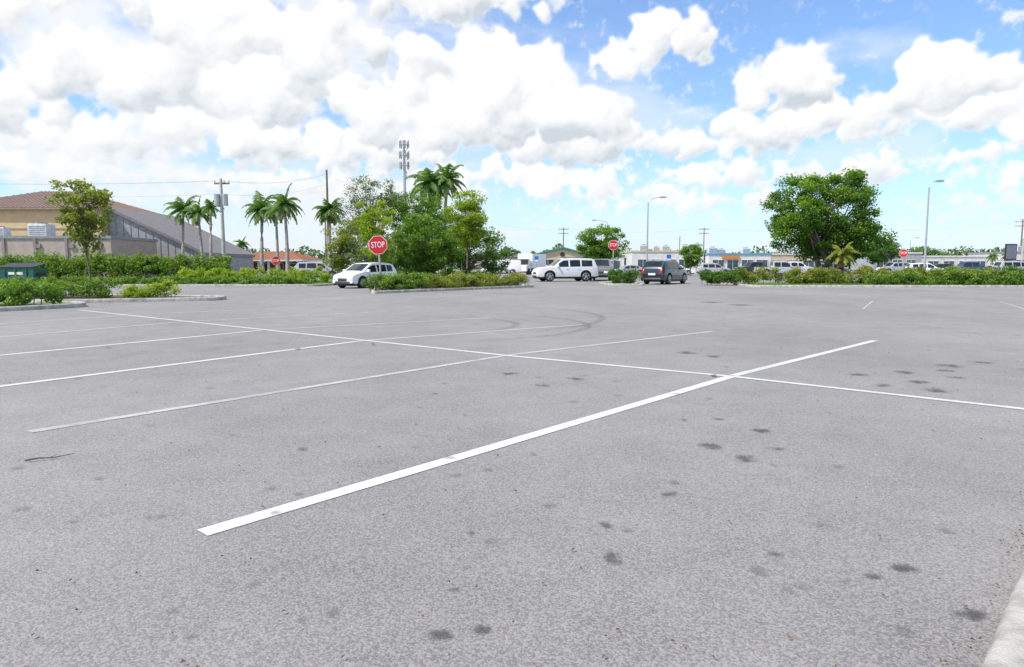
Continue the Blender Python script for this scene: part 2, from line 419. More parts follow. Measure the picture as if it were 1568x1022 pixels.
def strip(mb, p, q, wd, z, m=0, uvs=None):
    p, q = Vector((*p, z)), Vector((*q, z)); d = (q-p).normalized(); n = Vector((-d.y, d.x, 0))*wd/2
    mb.add([p-n, q-n, q+n, p+n], [(0, 1, 2, 3)], m); uvs += [(0, 0), (1, 0), (1, 1), (0, 1)]
def with_uv(mb, name, mats, uvs):
    o = mb.obj(name, mats); l = o.data.uv_layers.new(name='UVMap')
    l.data.foreach_set('uv', [c for u in uvs for c in u]); return o
H = 1.25
def S(*a): return (a[0]*H, a[1]*H)
mk = MB(); uv = []
W1 = .112
strip(mk, S(-1.165, 2.481), S(1.985, 6.13), W1, .004, 0, uv)
strip(mk, S(2.03, 6.19), S(4.903, 9.163), W1, .004, 3, uv)
strip(mk, S(-2.923, 4.056), S(-.10, 7.56), W1, .004, 1, uv)
strip(mk, S(-.03, 7.65), S(3.076, 10.45), W1, .004, 1, uv)
strip(mk, S(-6.1, 2.8), S(-2.02, 9.12), W1, .004, 3, uv)
strip(mk, S(-1.95, 9.2), S(1.309, 11.75), W1, .004, 2, uv)
strip(mk, S(-7.6, 4.6), S(-3.92, 10.64), W1, .004, 3, uv)
strip(mk, S(-3.86, 10.72), S(-.432, 13.26), W1, .004, 1, uv)
strip(mk, S(-8.9, 6.2), S(-5.94, 12.27), W1, .004, 2, uv)
strip(mk, S(-5.86, 12.36), S(-3.1, 14.9), W1, .004, 1, uv)
strip(mk, S(-10.6, 8.2), S(-7.9, 13.9), W1, .004, 2, uv)
strip(mk, S(-7.8, 14.05), S(-4.9, 16.9), W1, .004, 1, uv)
L = [S(-9.96, 15.65), S(-1.976, 9.163), S(-.066, 7.605), S(1.997, 6.143), S(3.597, 4.719), S(5.6, 2.9)]
for a, b in zip(L, L[1:]): strip(mk, a, b, .10, .0045, 3, uv)
for (a, b) in [((14.7, 19.4), (17.3, 24.2)), ((10.3, 20.0), (13.0, 24.6)), ((-8.5, 28), (-5.0, 29.5)), ((-2.5, 23), (-.6, 27))]:
    strip(mk, a, b, .06, .004, 1, uv)
with_uv(mk, 'parking_line_markings', [PAINT, PAINT_OLD, PAINT_GREY, PAINT_MID], uv)

st = MB(); uv = []
ST = [(.867,3.65,.06),(.446,3.20,.05),(.436,2.82,.06),(1.626,2.72,.06),(1.463,2.65,.04),(-.241,2.21,.05),(-.099,2.24,.035),(1.65,2.34,.06),(1.515,4.34,.09),(1.374,4.66,.10),
 (1.804,4.59,.06),(1.695,5.49,.05),(1.394,5.46,.04),(1.897,5.09,.08),(-.766,6.61,.04),(-1.43,4.57,.05),(-.196,3.1,.03),(-.237,2.53,.035),(1.139,2.86,.04),
 (4.40,7.29,.13),(4.62,7.97,.14),(5.5,8.5,.16),(3.9,7.09,.10),(4.27,6.78,.12),(6.11,8.8,.14),(5.0,7.6,.10),(5.2,8.1,.11),(4.0,7.8,.12),(-.03,7.87,.10),(.317,7.08,.08),(.70,7.5,.10),(2.53,9.8,.16),(2.8,9.4,.12),
 (7.36,22,.40),(6.87,23.6,.45)]
def sq(x, y, r, z, m):
    a = R.random()*3; k = R.uniform(.6, 1.)
    c, s_ = math.cos(a)*r, math.sin(a)*r
    st.add([(x-c+s_*k, y-s_-c*k, z), (x+c+s_*k, y+s_-c*k, z), (x+c-s_*k, y+s_+c*k, z), (x-c-s_*k, y-s_+c*k, z)], [(0, 1, 2, 3)], m); uv.extend([(0,0),(1,0),(1,1),(0,1)])
for i, (x, y, r) in enumerate(ST): sq(x, y, r*1.5, .008+i*2e-5, 0)
for i in range(90):
    y = 2.2*math.exp(R.random()*2.4); x = (R.random()*1.7-.75)*y; r = .03+.03*R.random()+.005*y
    sq(x, y, r, .009+i*1e-5, 1)
with_uv(st, 'oil_stains', [STAIN, STAIN_L], uv)
ty = MB(); uv = []
def arc(cx, cy, r, a0, a1, wd, z):
    n = 24
    for i in range(n):
        A = [math.radians(a0+(a1-a0)*k/n) for k in (i, i+1)]
        ty.add([(cx+(r-wd/2)*math.cos(A[0]), cy+(r-wd/2)*math.sin(A[0]), z), (cx+(r-wd/2)*math.cos(A[1]), cy+(r-wd/2)*math.sin(A[1]), z),
                (cx+(r+wd/2)*math.cos(A[1]), cy+(r+wd/2)*math.sin(A[1]), z), (cx+(r+wd/2)*math.cos(A[0]), cy+(r+wd/2)*math.sin(A[0]), z)], [(0, 1, 2, 3)], 0)
        uv.extend([(i/n, 0), ((i+1)/n, 0), ((i+1)/n, 1), (i/n, 1)])
arc(-1.8, 14.6, 3.4, -75, 70, .22, .014); arc(-1.8, 14.6, 1.9, -70, 60, .22, .015); arc(-3, 17, 5.2, -60, 50, .22, .016)
with_uv(ty, 'tyre_marks', [TYRE], uv)

LIT = simple('dry_leaf', (.24, .13, .05), .8, var=.5, scale=30)
lt = MB()
def litter(x, y, r):
    a = R.random()*6.3; c, s_ = math.cos(a)*r, math.sin(a)*r
    lt.add([(x-c, y-s_, .012), (x+s_*.5, y-c*.5, .02+r*.2), (x+c, y+s_, .014), (x-s_*.5, y+c*.5, .018)], [(0, 1, 2), (0, 2, 3)], 0)
for i in range(260):
    y = 2*math.exp(R.random()*2.6); litter((R.random()*1.8-.85)*y, y, .003+.006*R.random()+.0005*y)
for i in range(70):
    k = R.random()*3.5-.8; litter(1.44+.68*k-.08*R.random()**2-.01, 2.005+.735*k+.07*R.random(), .004+.006*R.random())
for (x, y) in [(-3.23, 10.2), (-6.2, 10.4), (2.3, 7.7), (-2.2, 10.8)]: litter(x, y, .06)
lt.obj('leaf_litter', [LIT])
tw = MB(); tw.tube([(-3.12, 4.27, .012), (-3.05, 4.30, .02), (-2.98, 4.33, .014), (-2.90, 4.42, .016)], [.006, .005, .004, .002], 6)
tw.tube([(-3.0, 4.325, .015), (-2.99, 4.39, .02)], [.003, .001], 5); tw.obj('twig', [BARK])

# ------------------------------------------------------------------ kerbs / islands
def round_poly(P, r=.6, n=5):
    out = []
    for i in range(len(P)):
        a, b, c = Vector(P[i-1]), Vector(P[i]), Vector(P[(i+1) % len(P)])
        k = min(r, (a-b).length*.45, (c-b).length*.45)
        p, q = b+(a-b).normalized()*k, b+(c-b).normalized()*k
        for j in range(n+1):
            u = j/n; out.append(tuple((p*(1-u)**2+b*2*u*(1-u)+q*u*u)))
    return out
def kerb(name, P, fill, r=.6, wd=.16, h=.13, mat=None):   # P counter-clockwise, closed
    P = round_poly(P, r); n = len(P); e = empty(name); mb = MB()
    prof = [(0, -.05), (0, h-.03), (.015, h-.008), (.035, h), (wd-.02, h), (wd, h-.02), (wd, h-.08)]
    vs = []
    for i in range(n):
        a, b, c = Vector(P[i-1]), Vector(P[i]), Vector(P[(i+1) % n])
        d = ((b-a).normalized()+(c-b).normalized()).normalized(); nn = Vector((-d.y, d.x))
        for o_, z in prof: vs.append((b.x+nn.x*o_, b.y+nn.y*o_, z))
    k = len(prof); fs = []
    for i in range(n):
        for j in range(k-1):
            fs.append((i*k+j, ((i+1) % n)*k+j, ((i+1) % n)*k+j+1, i*k+j+1))
    mb.add(vs, fs); mb.obj('kerb_stone', [mat or CONC_D], e, smooth=50)
    f = MB(); f.poly([(vs[i*k+k-1][0], vs[i*k+k-1][1], h-.05) for i in range(n)]); f.obj('planting_bed', [fill], e)
    return e
kerb('kerb_island', [(-6.4, 31), (1.5, 41), (-1.0, 44.5), (-7.4, 36.5)], MULCH)
kerb('kerb_island', [(-19, 17.2), (-14.2, 18.6), (-13.0, 20.9), (-13.9, 22.2), (-19, 22)], GRASS, .8)
kerb('kerb_island', [(-15.6, 22.9), (-10.7, 25.0), (-10.9, 26.3), (-26, 30.5), (-26, 26.0)], MULCH, .5)
kerb('kerb_island', [(14.3, 41), (80, 38.5), (80, 52), (15.5, 52)], GRASS, .9)
kerb('kerb_island', [(6.1, 44.5), (8.6, 44.0), (8.8, 50), (6.3, 50)], GRASS, .6)
kerb('grass_verge', [(-70, 42), (-12.2, 42.6), (-11.5, 46), (-1.0, 47), (-1.0, 63), (-70, 58)], GRASS, .8)
kerb('kerb_island', [(-1.32, -1.0), (1.63, -2.2), (16.23, 13.2), (13.83, 15.36)], GRASS, .02, .20, .07, CONC)
fl = MB(); fl.add([(2.10, 2.52, .095), (2.14, 2.48, .100), (2.21, 2.49, .090), (2.24, 2.54, .085), (2.19, 2.58, .090), (2.12, 2.57, .092)], [(0, 1, 2, 3, 4, 5)])
fl.obj('fallen_green_leaf', [simple('green_leaf', (.20, .38, .04), .4)])

# ------------------------------------------------------------------ vegetation builders
def wob(seed):
    r = random.Random(seed); P = [(r.uniform(.4, 4), r.uniform(0, 6.3), r.uniform(.3, 1)) for _ in range(7)]
    return lambda x: sum(a*math.sin(f*x+p) for f, p, a in P)/3.2
def hedge(name, path, wd, hh, n, leaf, mat, z0=.08, lump=.22, core=True, gaps=0., flowers=0):
    path = [Vector(p) for p in path]; seg = [(b-a).length for a, b in zip(path, path[1:])]; T = sum(seg)
    e = empty(name); wf, wg = wob(len(name)*7+int(T*13)), wob(int(T*31)+5)
    def at(s):
        for a, b, l in zip(path, path[1:], seg):
            if s <= l or b is path[-1]:
                d = (b-a).normalized(); return a+d*s, Vector((-d.y, d.x))
            s -= l
    cl = []
    for _ in range(max(10, int(T*(hh+wd)*9))):
        s = R.random()*T
        if gaps and wg(s*.8) > 1-gaps: continue
        hloc = hh*(1+lump*wf(s*1.5)); p, q = at(s)
        ang = R.random()*math.pi; rr = R.uniform(.6, 1)
        o_ = math.cos(ang)*wd/2*rr; z = z0+math.sin(ang)**.7*hloc*rr*.88
        cl.append((p.x+q.x*o_, p.y+q.y*o_, max(z, z0+.12), R.uniform(.16, .30)*max(.7, hh**.5), R.uniform(-.2, .2)))
    cl = np.array(cl); idx = rng.integers(0, len(cl), n)
    d = rng.normal(size=(n, 3)); d /= np.linalg.norm(d, axis=1)[:, None]
    rad = cl[idx, 3]*(.4+.75*rng.random(n)); C = cl[idx, :3]+d*rad[:, None]*np.array([1.15, 1.15, .95])
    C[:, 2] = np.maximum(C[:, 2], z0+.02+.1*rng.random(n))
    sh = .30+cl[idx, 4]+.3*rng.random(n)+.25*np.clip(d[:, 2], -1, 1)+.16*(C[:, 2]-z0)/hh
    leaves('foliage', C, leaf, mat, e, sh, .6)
    if flowers:
        k = rng.integers(0, n, flowers); leaves('flowers', C[k]+d[k]*.05, leaf*.9, L_FLOW, e, None, .9)
    mb = MB()
    for _ in range(int(T*3)):
        s = R.random()*T; p, q = at(s); o_ = R.uniform(-.3, .3)*wd
        if gaps and wg(s*.8) > 1-gaps: continue
        x, y = p.x+q.x*o_, p.y+q.y*o_
        mb.tube([(x, y, z0-.05), (x+R.uniform(-.1, .1), y+R.uniform(-.1, .1), z0+hh*.6)], [.018, .008], 5)
    mb.obj('stems', [BARK], e)
    return e

def tree(name, base, crown, nclump, nleaf, leaf, mat, trunk_r=.12, seed=1, clump_r=.45, fork=.35, hollow=.45, trunks=1, lean=(0, 0), droop=0., bark=None):
    """crown: list of ellipsoids (cx,cy,cz,rx,ry,rz) relative to base"""
    r = random.Random(seed); e = empty(name, base); mb = MB(); cl = []
    vol = [c[3]*c[4]*c[5] for c in crown]
    zmin = min(c[2]-c[5] for c in crown)
    for i in range(nclump):
        c = r.choices(crown, vol)[0]
        d = Vector((r.gauss(0, 1), r.gauss(0, 1), r.gauss(0, 1))).normalized()
        rr = hollow+(1-hollow)*r.random()**.6
        p = Vector((c[0]+d.x*c[3]*rr, c[1]+d.y*c[4]*rr, c[2]+d.z*c[5]*rr))
        cl.append((p, clump_r*r.uniform(.6, 1.35), r.uniform(-.22, .22), d))
    forks = []
    for k in range(trunks):
        a = 6.28*k/trunks+r.random(); sp = .0 if trunks == 1 else .22
        f = Vector((math.cos(a)*sp*2+lean[0], math.sin(a)*sp*2+lean[1], max(zmin*.9+.2, (zmin+.2)*fork*2)))
        b0 = Vector((math.cos(a)*sp, math.sin(a)*sp, -.1))
        mid = (b0+f)/2+Vector((r.uniform(-.08, .08), r.uniform(-.08, .08), 0))
        top = Vector((crown[0][0], crown[0][1], crown[0][2]+crown[0][5]*.3))*.85+f*.15
        mb.tube([b0, b0+Vector((0, 0, .25)), mid, f, (f+top)/2, top], [trunk_r*1.35, trunk_r, trunk_r*.85, trunk_r*.7, trunk_r*.45, trunk_r*.15], 9)
        forks.append((f, top))
    for i, (p, cr, s, d) in enumerate(cl):
        if i % max(1, nclump//46): continue
        f, top = r.choice(forks); u = r.random()*.7; q = f*(1-u)+top*u
        if q.z > p.z: q.z = max(f.z, p.z-.3)
        m1 = q*.5+p*.5+Vector((r.uniform(-.15, .15), r.uniform(-.15, .15), r.uniform(-.1, .2)))
        k = trunk_r*.38
        mb.tube([q, m1, p], [k, k*.55, k*.15], 5)
    mb.obj('trunk_and_limbs', [bark or BARK], e, smooth=60)
    n = nleaf; idx = rng.integers(0, len(cl), n)
    P = np.array([list(c[0]) for c in cl]); rad = np.array([c[1] for c in cl]); s = np.array([c[2] for c in cl])
    g_ = rng.normal(size=(n, 3)); g_ /= np.linalg.norm(g_, axis=1)[:, None]; rr = rad[idx]*(rng.random(n)**.5)*1.15
    C = P[idx]+g_*rr[:, None]*np.array([1.2, 1.2, .8]); C[:, 2] -= droop*rr*rng.random(n)
    C[:, 2] = np.maximum(C[:, 2], .1)
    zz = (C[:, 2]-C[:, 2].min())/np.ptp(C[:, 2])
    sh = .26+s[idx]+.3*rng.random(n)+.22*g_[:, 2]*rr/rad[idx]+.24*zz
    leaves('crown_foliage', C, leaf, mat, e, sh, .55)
    return e

def palm(name, base, hh, fr, nf=18, seed=1, lean=0., tr=.16, mat=None, thick=1., dead=3, bark=None):
    r = random.Random(seed); e = empty(name, base); mb = MB()
    pts = []; rad = []
    for i in range(9):
        u = i/8; pts.append((lean*u*u, .1*math.sin(u*3), hh*u)); rad.append(tr*(1.25-.55*u+.25*math.exp(-u*12)))
    mb.tube(pts, rad, 10); mb.obj('trunk', [bark or PALMBARK], e, smooth=60)
    T = Vector(pts[-1]); cs = MB(); cs.tube([T, T+Vector((0, 0, fr*.28))], [tr*.8, tr*.35], 8); cs.obj('crownshaft', [L_PALM], e)
    V = []; F = []; sh = []
    def frond(az, el, L, dead=False):
        d = Vector((math.cos(az)*math.cos(el), math.sin(az)*math.cos(el), math.sin(el))); p = T+Vector((0, 0, fr*.25)); n = 13
        side = Vector((-math.sin(az), math.cos(az), 0)); P = [p.copy()]
        for i in range(n):
            p = p+d*(L/n); P.append(p.copy()); d = (d+Vector((0, 0, -.15-.05*i/n))).normalized()
        base_s = .0 if dead else r.uniform(.25, .7)
        for i in range(1, n+1):
            t_ = (P[i]-P[i-1]).normalized()
            for h_ in (0., .5):
                q = P[i-1].lerp(P[i], h_); u = (i-1+h_)/n
                ll = L*.30*thick*math.sin(min(1, u*1.05+.15)*math.pi*.93)**.7
                for sg in (1, -1):
                    dr = (side*sg*.85+t_*.55+Vector((0, 0, -.45-.35*r.random()))).normalized()
                    tip = q+dr*ll*r.uniform(.85, 1.1); wv = t_*(L*.026)
                    o_ = len(V); V.extend([q-wv, q+wv, q.lerp(tip, .6)+wv*.8, tip, q.lerp(tip, .6)-wv*.8]); F.append((o_, o_+1, o_+2, o_+3, o_+4)); sh.append(base_s+r.uniform(-.15, .25))
            wv = side*.02*(1.3-i/n); o_ = len(V)
            V.extend([P[i-1]-wv, P[i-1]+wv, P[i]+wv, P[i]-wv]); F.append((o_, o_+1, o_+2, o_+3)); sh.append(.8)
    for i in range(nf):
        el = math.radians(80-100*(i/nf)**.9+r.uniform(-8, 8)); frond(i*2.4+r.uniform(-.2, .2), el, fr*r.uniform(.85, 1.1))
    me = bpy.data.meshes.new('fronds'); me.from_pydata(V, [], F); a = me.attributes.new('shade', 'FLOAT', 'FACE'); a.data.foreach_set('value', sh)
    me.materials.append(mat or L_PALM); o = bpy.data.objects.new('fronds', me); COL.objects.link(o); o.parent = e
    if dead:
        V.clear(); F.clear(); sh.clear()
        for i in range(dead): frond(r.random()*6.3, math.radians(-45), fr*.7, True)
        me = bpy.data.meshes.new('dead_fronds'); me.from_pydata(V, [], F); me.materials.append(DEADFROND)
        o = bpy.data.objects.new('dead_fronds', me); COL.objects.link(o); o.parent = e
    return e

# ---- hedges
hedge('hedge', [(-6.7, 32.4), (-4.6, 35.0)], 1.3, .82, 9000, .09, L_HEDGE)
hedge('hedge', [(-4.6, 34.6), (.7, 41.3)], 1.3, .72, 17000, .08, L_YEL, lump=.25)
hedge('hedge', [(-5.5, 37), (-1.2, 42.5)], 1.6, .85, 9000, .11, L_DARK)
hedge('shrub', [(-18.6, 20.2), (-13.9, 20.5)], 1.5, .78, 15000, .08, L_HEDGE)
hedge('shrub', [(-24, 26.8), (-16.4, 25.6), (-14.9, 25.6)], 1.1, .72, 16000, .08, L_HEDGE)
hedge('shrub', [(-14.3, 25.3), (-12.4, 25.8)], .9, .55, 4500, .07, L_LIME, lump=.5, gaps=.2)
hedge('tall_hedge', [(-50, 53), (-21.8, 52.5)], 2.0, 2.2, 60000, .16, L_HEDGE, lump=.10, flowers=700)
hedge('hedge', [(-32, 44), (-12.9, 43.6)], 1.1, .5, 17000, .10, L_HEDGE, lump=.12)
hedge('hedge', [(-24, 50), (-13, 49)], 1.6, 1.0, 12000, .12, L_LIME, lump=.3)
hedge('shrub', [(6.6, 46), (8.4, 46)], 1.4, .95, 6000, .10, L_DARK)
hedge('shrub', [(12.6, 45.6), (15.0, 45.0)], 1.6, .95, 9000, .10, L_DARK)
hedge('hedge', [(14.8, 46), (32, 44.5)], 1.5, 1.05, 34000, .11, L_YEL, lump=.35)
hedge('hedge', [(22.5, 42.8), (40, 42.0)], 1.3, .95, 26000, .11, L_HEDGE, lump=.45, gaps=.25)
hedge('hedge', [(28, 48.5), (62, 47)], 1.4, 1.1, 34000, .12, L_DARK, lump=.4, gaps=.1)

# ---- trees
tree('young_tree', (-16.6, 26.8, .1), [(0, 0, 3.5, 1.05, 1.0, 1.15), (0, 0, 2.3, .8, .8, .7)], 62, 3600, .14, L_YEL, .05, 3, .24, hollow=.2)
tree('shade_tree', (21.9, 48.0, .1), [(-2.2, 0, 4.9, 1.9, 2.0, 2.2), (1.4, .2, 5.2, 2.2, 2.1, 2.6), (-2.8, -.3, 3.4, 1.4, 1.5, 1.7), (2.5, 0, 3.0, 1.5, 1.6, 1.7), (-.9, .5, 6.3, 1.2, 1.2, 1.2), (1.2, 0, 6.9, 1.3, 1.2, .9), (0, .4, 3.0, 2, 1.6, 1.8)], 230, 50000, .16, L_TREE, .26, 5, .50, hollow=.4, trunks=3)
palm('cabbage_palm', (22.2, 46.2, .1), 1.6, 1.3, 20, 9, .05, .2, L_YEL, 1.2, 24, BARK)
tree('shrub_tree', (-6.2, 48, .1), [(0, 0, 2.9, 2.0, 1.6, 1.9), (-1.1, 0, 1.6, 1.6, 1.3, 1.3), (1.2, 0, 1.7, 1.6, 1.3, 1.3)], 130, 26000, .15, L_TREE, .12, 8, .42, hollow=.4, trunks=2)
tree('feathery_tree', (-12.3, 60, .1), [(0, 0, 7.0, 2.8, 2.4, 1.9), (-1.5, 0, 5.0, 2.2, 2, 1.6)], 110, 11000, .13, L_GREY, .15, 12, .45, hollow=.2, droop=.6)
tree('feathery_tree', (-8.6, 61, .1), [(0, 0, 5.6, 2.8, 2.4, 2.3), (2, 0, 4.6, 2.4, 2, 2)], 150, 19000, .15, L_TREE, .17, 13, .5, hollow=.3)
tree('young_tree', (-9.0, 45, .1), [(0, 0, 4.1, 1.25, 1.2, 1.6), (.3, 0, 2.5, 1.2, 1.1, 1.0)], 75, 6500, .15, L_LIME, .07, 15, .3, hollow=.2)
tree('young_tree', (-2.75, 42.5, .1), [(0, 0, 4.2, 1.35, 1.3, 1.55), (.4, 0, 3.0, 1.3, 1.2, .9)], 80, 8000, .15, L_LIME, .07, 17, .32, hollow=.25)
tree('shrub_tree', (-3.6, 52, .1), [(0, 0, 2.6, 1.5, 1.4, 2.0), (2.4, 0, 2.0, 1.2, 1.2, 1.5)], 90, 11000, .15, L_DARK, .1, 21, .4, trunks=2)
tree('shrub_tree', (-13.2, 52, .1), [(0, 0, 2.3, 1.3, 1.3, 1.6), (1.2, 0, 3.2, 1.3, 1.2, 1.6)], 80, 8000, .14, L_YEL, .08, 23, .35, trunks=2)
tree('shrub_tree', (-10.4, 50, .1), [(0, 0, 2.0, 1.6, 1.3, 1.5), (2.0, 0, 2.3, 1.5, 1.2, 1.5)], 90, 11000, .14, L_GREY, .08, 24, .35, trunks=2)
tree('round_tree', (12.1, 92, 0), [(0, 0, 4.4, 3.0, 2.6, 2.2), (-1, 0, 3.2, 2.4, 2, 1.5)], 110, 14000, .24, L_TREE, .2, 31, .6)
tree('round_tree', (22.4, 86, 0), [(0, 0, 2.7, 1.2, 1.2, 1.6)], 40, 5000, .2, L_TREE, .1, 32, .4)
tree('oak_tree', (63, 118, 0), [(0, 0, 4.0, 3.5, 3, 1.9)], 80, 7000, .28, L_DARK, .2, 33, .7)
tree('oak_tree', (80, 135, 0), [(0, 0, 3.0, 5, 3, 1.6)], 80, 6000, .3, L_DARK, .2, 34, .7)
tree('oak_tree', (-46, 90, 0), [(0, 0, 3.0, 3, 3, 1.8)], 60, 5000, .28, L_DARK, .2, 35, .7)

# ---- palms
palm('royal_palm', (-36.0, 75, .1), 6.6, 2.5, 17, 1, .3)
palm('royal_palm', (-33.4, 74, .1), 6.3, 2.2, 17, 2, -.2)
palm('royal_palm', (-31.6, 72, .1), 6.8, 1.7, 12, 3, .2)
palm('royal_palm', (-27.0, 74, .1), 6.5, 2.6, 18, 4, .2, .19)
palm('royal_palm', (-24.6, 72, .1), 6.4, 1.9, 15, 5, 0)
palm('royal_palm', (-22.9, 70, .1), 6.8, 2.4, 17, 6, -.1, .18)
palm('cabbage_palm', (-18.6, 70, .1), 6.2, 1.9, 26, 7, .1, .2, L_DARK, 1.3, 8)
palm('royal_palm', (-8.2, 66, .1), 8.2, 2.9, 20, 8, .4, .18, L_PALM)
palm('royal_palm', (-6.6, 66, .1), 8.6, 2.6, 18, 18, .4, .18, L_PALM)
palm('cabbage_palm', (-53, 135, 0), 5.0, 2.0, 18, 10)
palm('cabbage_palm', (84, 120, 0), 2.6, 1.4, 16, 11)
palm('cabbage_palm', (90, 125, 0), 2.6, 1.3, 16, 14)

N = 30000; xs = rng.uniform(-330, 420, N); wf = wob(77)
hts = np.array([7.5+2.3*wf(x*.09)+1.4*math.sin(x*.9)*math.sin(x*.23) for x in xs])
zs = hts*rng.random(N)**.6
leaves('distant_trees', np.stack([xs, 285+rng.uniform(-6, 6, N), zs], 1), 1.2, L_FAR, None, .25+.4*rng.random(N)+.25*zs/8, .7)

def tufts(name, x0, x1, y0, y1, n, z=.09):
    C = np.stack([rng.uniform(x0, x1, n), rng.uniform(y0, y1, n), np.full(n, z+.03)], 1)
    leaves(name, C, .12, L_HEDGE, None, None, .25)
tufts('grass_tufts', 15, 60, 41.3, 45, 9000); tufts('grass_tufts', -44, -13, 43, 51, 9000)

# ------------------------------------------------------------------ buildings
BEIGE = simple('stucco_beige', (.62, .45, .26), .9, var=.08, scale=1.5, bump=.2)
GREYB = simple('stucco_greige', (.40, .34, .29), .9, var=.1, scale=1.5, bump=.2)
WHITEB = simple('stucco_white', (.66, .65, .62), .9, var=.08, scale=1.)
TANB = simple('stucco_tan', (.58, .47, .32), .9, var=.08, scale=1.)
GREYR = simple('roof_grey_metal', (.27, .275, .29), .6, .2, var=.1)
BROWNR = simple('roof_brown_metal', (.25, .165, .125), .5, .2, var=.12)
TERRA = simple('roof_terracotta', (.34, .13, .07), .8, var=.25, scale=6)
GREENF = simple('fascia_green', (.06, .26, .20), .5)
BLUEF = simple('awning_teal', (.10, .33, .45), .5)
ORANGE = simple('sign_orange', (.60, .22, .05), .5)
SHADOW = simple('near_black_matte', (.03, .03, .035), .8)  # flat near-black for shop windows, door, gable disc and roadside board
def window(mb, x0, x1, z0, z1, y, fm, gm):
    mb.box(x0, x1, y-.05, y-.002, z0, z1, gm)
    for a, b, c, d in ((x0-.08, x1+.08, z1, z1+.09), (x0-.12, x1+.12, z0-.1, z0)): mb.box(a, b, y-.11, y-.003, c, d, fm)
    for a in (x0-.08, x1): mb.box(a, a+.08, y-.1, y-.003, z0, z1, fm)
    k = int((x1-x0)/1.4)
    for i in range(1, k+1): c = x0+(x1-x0)*i/(k+1); mb.box(c-.03, c+.03, y-.09, y-.052, z0, z1, fm)
def ac_unit(mb, x, y, z, s=1., m=0, dk=1):
    mb.box(x-.8*s, x+.8*s, y-.6*s, y+.6*s, z, z+1.1*s, m, .04)
    for k in range(5): mb.box(x-.7*s, x+.7*s, y-.62*s, y-.602*s, z+(.2+.16*k)*s, z+(.27+.16*k)*s, dk)
    mb.tube([(x, y, z+1.1*s), (x, y, z+1.25*s)], [.45*s, .45*s], 12, dk)
ACW = simple('ac_white', (.62, .63, .64), .6)
def flat_building(name, x0, x1, y, dep, h, wall, wins=(), fascia=None, units=(), us=1.):
    e = empty(name, (0, 0, 0)); mb = MB(); mb.box(x0, x1, y, y+dep, 0, h, 0)
    mb.box(x0-.12, x1+.12, y-.12, y+dep+.12, h+.002, h+.28, 1)
    mb.obj('walls_and_parapet', [wall, fascia or WHITEB], e)
    wb = MB()
    for a, b, c, d in wins: window(wb, a, b, c, d, y, 0, 1)
    if wins: wb.obj('windows', [WHITEB, BGLASS], e)
    ub = MB()
    for i, u in enumerate(units): ac_unit(ub, u, y+dep*.4, h+.28, us*(1.0, .75, .9)[i % 3])
    if units: ub.obj('rooftop_units', [ACW, GREYR], e)
    return e
def hip(mb, x0, x1, y0, y1, z0, z1, m, inset=None, oh=.5):
    x0 -= oh; x1 += oh; y0 -= oh; y1 += oh; k = inset or (y1-y0)/2; ym = (y0+y1)/2
    V = [(x0, y0, z0), (x1, y0, z0), (x1, y1, z0), (x0, y1, z0), (x0+k, ym, z1), (x1-k, ym, z1)]
    mb.add(V, [(0, 1, 5, 4), (1, 2, 5), (2, 3, 4, 5), (3, 0, 4), (3, 2, 1, 0)], m)
    mb.box(x0+.02, x1-.02, y0+.02, y1-.02, z0-.25, z0-.003, m+1)
    n = int((x1-x0)/.5)
    for i in range(1, n):
        x = x0+(x1-x0)*i/n; u = min(1, (x-x0)/k, (x1-x)/k)
        mb.tube([(x, y0, z0+.02), (x, y0+(ym-y0)*u, z0+(z1-z0)*u+.02)], [.035, .035], 4, m)
    n = int((y1-y0)/.5)
    for i in range(1, n):
        y = y0+(y1-y0)*i/n; u = 1-abs(y-ym)/(ym-y0)
        mb.tube([(x1, y, z0+.02), (x1-k*u, y, z0+(z1-z0)*u+.02)], [.035, .035], 4, m)
e = empty('beige_hall_building')
mb = MB(); mb.box(-66, -47.4, 80, 94, 0, 7.75, 0); mb.box(-66.05, -47.35, 79.9, 94.1, 5.6, 5.8, 1); mb.obj('walls', [BEIGE, TANB], e)
rb = MB(); hip(rb, -66, -47.4, 80, 94, 8.0, 10.6, 0, oh=.6); rb.obj('hip_roof', [BROWNR, simple('fascia_brown', (.30, .22, .16), .7)], e)
sb = MB(); sb.xprism([(-47.3, 0), (-36.2, 0), (-36.2, 2.6), (-47.3, 7.9)], 81, 96, 0)
sb.xprism([(-47.3, 7.9), (-36.0, 2.5), (-36.0, 2.85), (-47.3, 8.25)], 80.6, 96.4, 1)
for i in range(12): x = -46.5+i*.85; sb.box(x, x+.05, 80.95, 80.998, .2, 7.5-(x+47.3)*.475, 2)
sb.obj('sloping_wing', [simple('siding_grey', (.33, .325, .33), .7), simple('roof_edge', (.20, .18, .18), .6), simple('siding_joint', (.25, .25, .26), .7)], e)
e = flat_building('flat_roof_annex', -56, -40.8, 70, 9, 4.05, GREYB, [], GREYR, [-50.2, -54.6], 1.25)
mb = MB(); mb.tube([(-46.5, 72, 4.3), (-46.5, 72, 5.0), (-46.2, 72, 5.2)], [.12, .12, .12], 8); mb.tube([(-43.5, 73, 4.3), (-43.5, 73, 4.8)], [.2, .2], 8)
for i in range(5): x = -55+i*3.2; mb.box(x, x+.25, 69.86, 69.998, 0, 4.03, 0)
for x in (-48.4, -45.0, -42.2): mb.box(x, x+.5, 69.8, 69.998, 3.1, 3.5, 0)
mb.obj('vents_and_downpipes', [simple('annex_trim', (.26, .22, .20), .8)], e)
e = empty('terracotta_roof_building'); mb = MB(); mb.box(-41, -31.5, 103, 110, 0, 1.9, 0)
